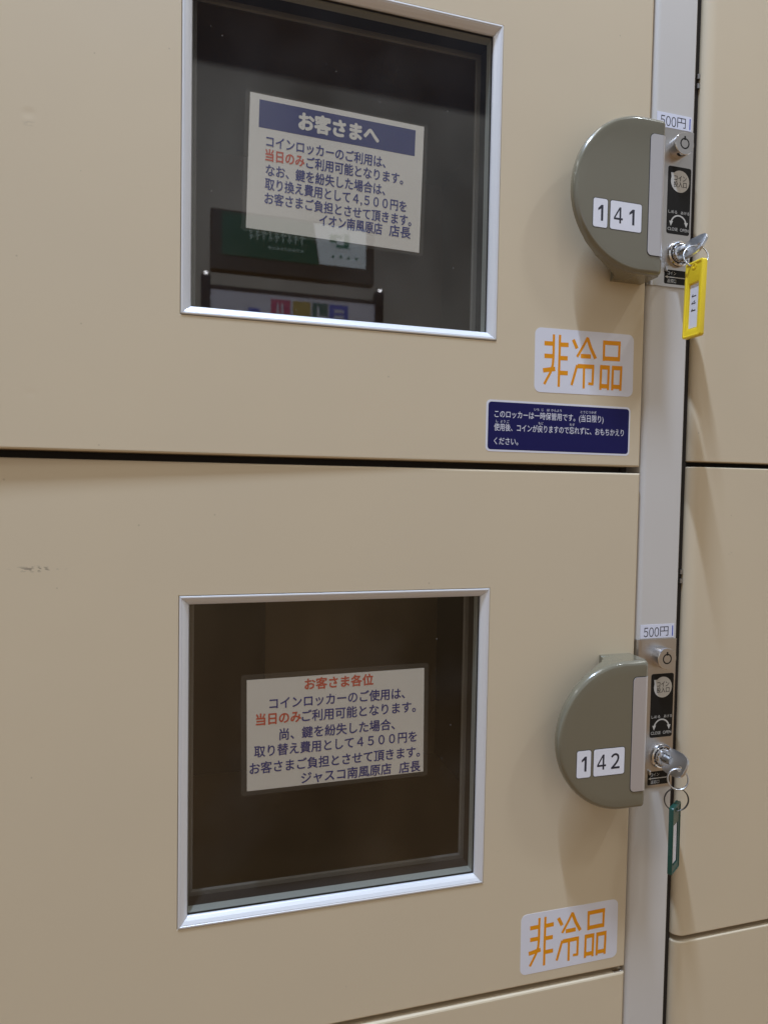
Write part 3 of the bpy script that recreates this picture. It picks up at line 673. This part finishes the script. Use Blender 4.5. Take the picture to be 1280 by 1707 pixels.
# ================================================================== keys with their tags
def circle3(c, r, ex, ey, n=40, ph=0., turns=1., pitch=0., ez=None):
    c, ex, ey = Vector(c), Vector(ex).normalized(), Vector(ey).normalized()
    m = int(n*turns)
    return [c + ex*(r*math.cos(ph+2*math.pi*i/n)) + ey*(r*math.sin(ph+2*math.pi*i/n)) + (Vector(ez)*(pitch*i/n) if ez else Vector((0,0,0))) for i in range(m)]
def key_parts(root, cz, lat, tilt):
    base = Vector((400.7, -2.9, cz)); O = Vector((tilt[0], -1, tilt[1])).normalized(); Lv = Vector(lat); Lv = (Lv - O*Lv.dot(O)).normalized(); N = O.cross(Lv)
    bm = newbm()
    bm_lathe(bm, base, O, [(3.9, 0), (3.9, 7.5), (3.2, 8.6), (3.2, 10.5)], 0, 28, True, True, True)
    for k in range(4):
        a = math.pi*k/2+.6; p = base + O*3.4 + (Lv*math.cos(a)+N*math.sin(a))*3.9
        bm_tube(bm, [p, p+O*4.2], .42, 1, 6)
    part('shaft', bm, [M_nickel, M_black], root, split=40)
    out2 = [(1.8, -6.2), (3.4, -8.8), (6.2, -10.2), (10, -10.5), (19, -10.3), (23.0, -9.2), (25.8, -7.4), (27.2, -4.6), (27.6, 0), (27.2, 4.6), (25.8, 7.4), (23.0, 9.2), (19, 10.3), (10, 10.5), (6.2, 10.2), (3.4, 8.8), (1.8, 6.2)]
    hole = (21.8, -2.2, 2.3)
    bm = newbm(); th = 1.15
    n = 40
    ctr = Vector((15.5, 0))
    def bnd(a):                                 # outline radius along angle a from the hole centre
        d = Vector((math.cos(a), math.sin(a))); o = Vector(hole[:2]); best = None
        for i in range(len(out2)):
            p = Vector(out2[i]); q = Vector(out2[(i+1) % len(out2)]); e = q-p
            den = d.x*e.y - d.y*e.x
            if abs(den) < 1e-9: continue
            w = p-o; t = (w.x*e.y - w.y*e.x)/den; s = (w.x*d.y - w.y*d.x)/den
            if t > 0 and -1e-6 <= s <= 1+1e-6 and (best is None or t < best): best = t
        return o + d*best
    angs = [2*math.pi*i/96 for i in range(96)]
    ob = [bnd(a) for a in angs]; hb = [Vector(hole[:2]) + Vector((math.cos(a), math.sin(a)))*hole[2] for a in angs]
    def P(uv, z): return base + O*uv.x + Lv*uv.y + N*z
    def shrink(L, d): 
        return [q + (ctr-q).normalized()*d for q in L]
    loops = [(hb, -th), (shrink(ob, .5), -th), (shrink(ob, .12), -th+.14), (ob, -th+.5), (ob, th-.5), (shrink(ob, .12), th-.14), (shrink(ob, .5), th), (hb, th), (hb, -th)]
    bm_loops(bm, [[P(q, z) for q in L] for L, z in loops], 0, False, False, True)
    bow = part('bow', bm, M_nickel, root, split=30)
    hc = base + O*hole[0] + Lv*hole[1]
    return hc, O, Lv, N

def tag_parts(root, top, lat, nrm, wid, hei, thk, m_tag, text, lean):
    """flat key tag: top = middle of its top edge, lat = across, nrm = towards the side that is read"""
    Lx = Vector(lat).normalized(); Nz = Vector(nrm).normalized(); D = Vector(lean).normalized()
    Lx = (Lx - D*Lx.dot(D)).normalized(); Nz = D.cross(Lx).normalized()
    if Nz.dot(Vector(nrm)) < 0: Nz = -Nz
    T = Vector(top)
    def P(u, w, h): return T + Lx*u + D*w + Nz*h     # u across, w down, h out
    def out_l(d, r): return [(x, z) for x, z in rrect(0, hei/2, wid-2*d, hei-2*d, max(.3, r-d), 5)]
    win = rrect(0, hei*.585, wid*.56, hei*.60, .6, 5)
    bm = newbm(); t = thk/2
    loops = [(win, -t), (out_l(.6, 2.0), -t), (out_l(.15, 2.0), -t+.2), (out_l(0, 2.0), -t+.7), (out_l(0, 2.0), t-.7), (out_l(.15, 2.0), t-.2), (out_l(.6, 2.0), t), (out_l(1.6, 2.0), t), (out_l(2.1, 2.0), t-.5),
             (rrect(0, hei*.585, wid*.56+2, hei*.60+2, 1.0, 5), t-.6), (win, t-.9), (win, -t)]
    bm_loops(bm, [[P(u, w, h) for u, w in L] for L, h in loops], 0, False, False, True)
    bm_lathe(bm, P(0, 4.0, t-.9), Nz, [(2.6, 0), (2.5, .7), (1.5, .8), (1.4, .1)], 0, 24, True, False, True)
    tg = part('key_tag', bm, m_tag, root, split=35)
    bm = newbm()
    hw, hh = wid*.25, hei*.285
    L = [(-hw, hei*.585-hh), (hw, hei*.585-hh), (hw, hei*.585+hh), (-hw, hei*.585+hh)]
    bm_loops(bm, [[P(u, w, -.4) for u, w in L], [P(u, w, .35) for u, w in L]], 0, True, True, False)
    if text:
        s, w0, w1, um, size, flip = text
        for i, ch in enumerate(s):
            wc = w0 + (w1-w0)*i/(len(s)-1)
            bm_digit(bm, ch, -1.5 if ch == '4' else -1.0, 1.5 if ch == '4' else 1.0, 0, size, (lambda wc: lambda u, q: P(um + flip*q, wc + u*1.0, .42))(wc), 1)
    part('paper_insert', bm, [M_white, M_inkb], tg)
    return P

# key 141: bow turned, one wire ring, yellow tag seen on its flat left side
k1 = thing('locker_key', 'bright key with a yellow tag hanging from the lock beside handle 141', 'key', (400.7, -10, 85), 'tagged keys in the coin locks')
hc, O, Lv, N = key_parts(k1, 85., (.47, 0, .88), (0, 0))
rc = Vector((396.2, hc.y-1.0, 74.2))
bm = newbm(); e1 = (hc-rc).normalized()
r1 = (hc-rc).length
wv = Vector((.92, -.38, -.1))
e2 = (wv - e1*wv.dot(e1)).normalized()
bm_tube(bm, circle3(rc, r1, e1, e2, 44), .55, 0, 10, True)
part('ring', bm, M_nickel, k1)
tag_parts(k1, (393.4, -30.0, 68.6), (0, -1, 0), (-1, 0, 0), 19.5, 60.5, 4.6, M_yellow, ('141', 27.0, 38.4, -.4, 4.9, -1), (-.02, 0, -1))

# key 142: bow upright, split ring, thin double ring, green tag seen nearly edge on
k2 = thing('locker_key', 'dull key with a green tag on two rings in the lock beside handle 142', 'key', (400.7, -10, -345.3), 'tagged keys in the coin locks')
hc, O, Lv, N = key_parts(k2, -345.2, (.45, 0, .89), (0, .03))
rc = Vector((hc.x-2.6, hc.y-.4, hc.z-7.9))
bm = newbm(); e1 = (hc-rc).normalized(); wv = Vector((.93, -.36, .05)); e2 = (wv - e1*wv.dot(e1)).normalized(); n3 = e1.cross(e2)
bm_tube(bm, circle3(rc + n3*.55, 8.3, e1, e2, 44), .62, 0, 10, True); bm_tube(bm, circle3(rc - n3*.55, 8.3, e1, e2, 44), .62, 0, 10, True)
part('split_ring', bm, M_nickel, k2)
rc2 = Vector((396.6, rc.y+.4, rc.z-8.3-9.0))
bm = newbm()
bm_tube(bm, circle3(rc2, 9.6, (0, 0, 1), (.95, -.30, 0), 44), .38, 0, 8, True)
bm_tube(bm, circle3(rc2 + Vector((.5, .5, -.3)), 9.5, (.10, .02, 1), (.86, -.50, 0), 44), .38, 0, 8, True)
part('wire_ring', bm, M_wire, k2)
tag_parts(k2, (396.4, rc2.y+1.0, rc2.z-4.2), (.84, .54, 0), (.54, -.84, 0), 19.5, 57.0, 3.8, M_green, None, (.005, 0, -1))

# ================================================================== lit sign and plain display board across the aisle (seen mirrored in the upper pane)
SY = -2500.
sg = thing('hanging_sign', 'lit green and white sign mirrored in the upper glass, behind the notice', 'sign', (455, SY, 820))
bm = newbm(); bm_box(bm, 88, 822, SY-60, SY-4, 815, 1075, 0, 4)
part('sign_frame', bm, mat('sign_frame_brown', (.10, .085, .075), .5), sg)
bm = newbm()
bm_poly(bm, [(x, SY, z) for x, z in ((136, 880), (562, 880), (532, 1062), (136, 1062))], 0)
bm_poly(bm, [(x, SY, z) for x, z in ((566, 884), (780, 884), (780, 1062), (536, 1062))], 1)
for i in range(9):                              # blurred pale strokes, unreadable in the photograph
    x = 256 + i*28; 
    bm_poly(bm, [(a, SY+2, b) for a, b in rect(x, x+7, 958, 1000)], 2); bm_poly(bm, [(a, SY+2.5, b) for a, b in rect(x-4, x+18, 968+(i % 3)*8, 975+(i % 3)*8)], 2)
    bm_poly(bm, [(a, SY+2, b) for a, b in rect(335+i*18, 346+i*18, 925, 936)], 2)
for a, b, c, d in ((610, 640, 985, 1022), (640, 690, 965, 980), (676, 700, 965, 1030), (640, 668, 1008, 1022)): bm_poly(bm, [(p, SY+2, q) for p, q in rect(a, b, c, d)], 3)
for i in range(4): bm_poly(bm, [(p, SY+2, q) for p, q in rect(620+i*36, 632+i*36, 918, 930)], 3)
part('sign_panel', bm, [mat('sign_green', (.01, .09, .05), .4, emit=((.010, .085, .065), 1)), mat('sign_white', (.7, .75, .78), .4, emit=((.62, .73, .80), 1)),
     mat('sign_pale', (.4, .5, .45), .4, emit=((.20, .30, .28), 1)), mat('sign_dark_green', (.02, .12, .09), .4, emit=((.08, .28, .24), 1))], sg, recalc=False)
bd = thing('display_board', 'white board with coloured squares mirrored at the foot of the upper glass', 'board', (457, SY, 300))
bm = newbm(); bm_box(bm, 50, 90, SY-40, SY+12, 300, 785, 0, 3); bm_box(bm, 826, 866, SY-40, SY+12, 300, 785, 0, 3); bm_box(bm, 90, 826, SY-38, SY+6, 728, 745, 0, 3)
part('board_frame', bm, mat('board_frame_dark', (.03, .03, .045), .4), bd)
M_bolt = mat('bolt_glint', (.9, .9, .9), .2, 1., emit=((9., 9., 9.6), 1))  # glint on the bolt heads put in as a glow
for x in (70, 846):
    bm = newbm(); bm_lathe(bm, (x, SY+12, 789), (0, 1, 0), [(7.5, 0), (7.5, 5), (4, 8), (.01, 9)], 0, 16)
    part('bolt', bm, M_bolt, bd)
bm = newbm()
bm_poly(bm, [(x, SY, z) for x, z in rect(90, 826, 300, 727)], 0)
for i, (a, b, m_) in enumerate(((250, 300, 4), (350, 436, 1), (447, 527, 2), (534, 606, 3), (612, 700, 4))): bm_poly(bm, [(x, SY+2, z) for x, z in rect(a, b, 560, 708 if i else 660)], m_)
for a, b, c, d in ((560, 600, 640, 652), (555, 567, 640, 690), (560, 600, 610, 620)): bm_poly(bm, [(x, SY+4, z) for x, z in rect(a, b, c, d)], 0)
for i in range(3): bm_poly(bm, [(x, SY+4, z) for x, z in rect(635, 680, 620+i*26, 634+i*26)], 0)
for a, b, c, d in ((375, 384, 630, 690), (395, 404, 640, 690), (384, 412, 630, 640)): bm_poly(bm, [(x, SY+4, z) for x, z in rect(a, b, c, d)], 0)
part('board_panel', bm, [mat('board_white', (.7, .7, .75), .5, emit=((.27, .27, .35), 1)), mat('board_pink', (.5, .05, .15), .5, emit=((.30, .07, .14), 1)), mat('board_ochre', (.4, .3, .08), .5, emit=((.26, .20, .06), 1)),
     mat('board_dark_green', (.02, .1, .09), .5, emit=((.02, .10, .10), 1)), mat('board_blue', (.04, .08, .5), .5, emit=((.05, .08, .33), 1))], bd, recalc=False)  # board colours glow in place of lamplight falling on them
for o in C.objects:
    if '_o' in o: del o['_o']
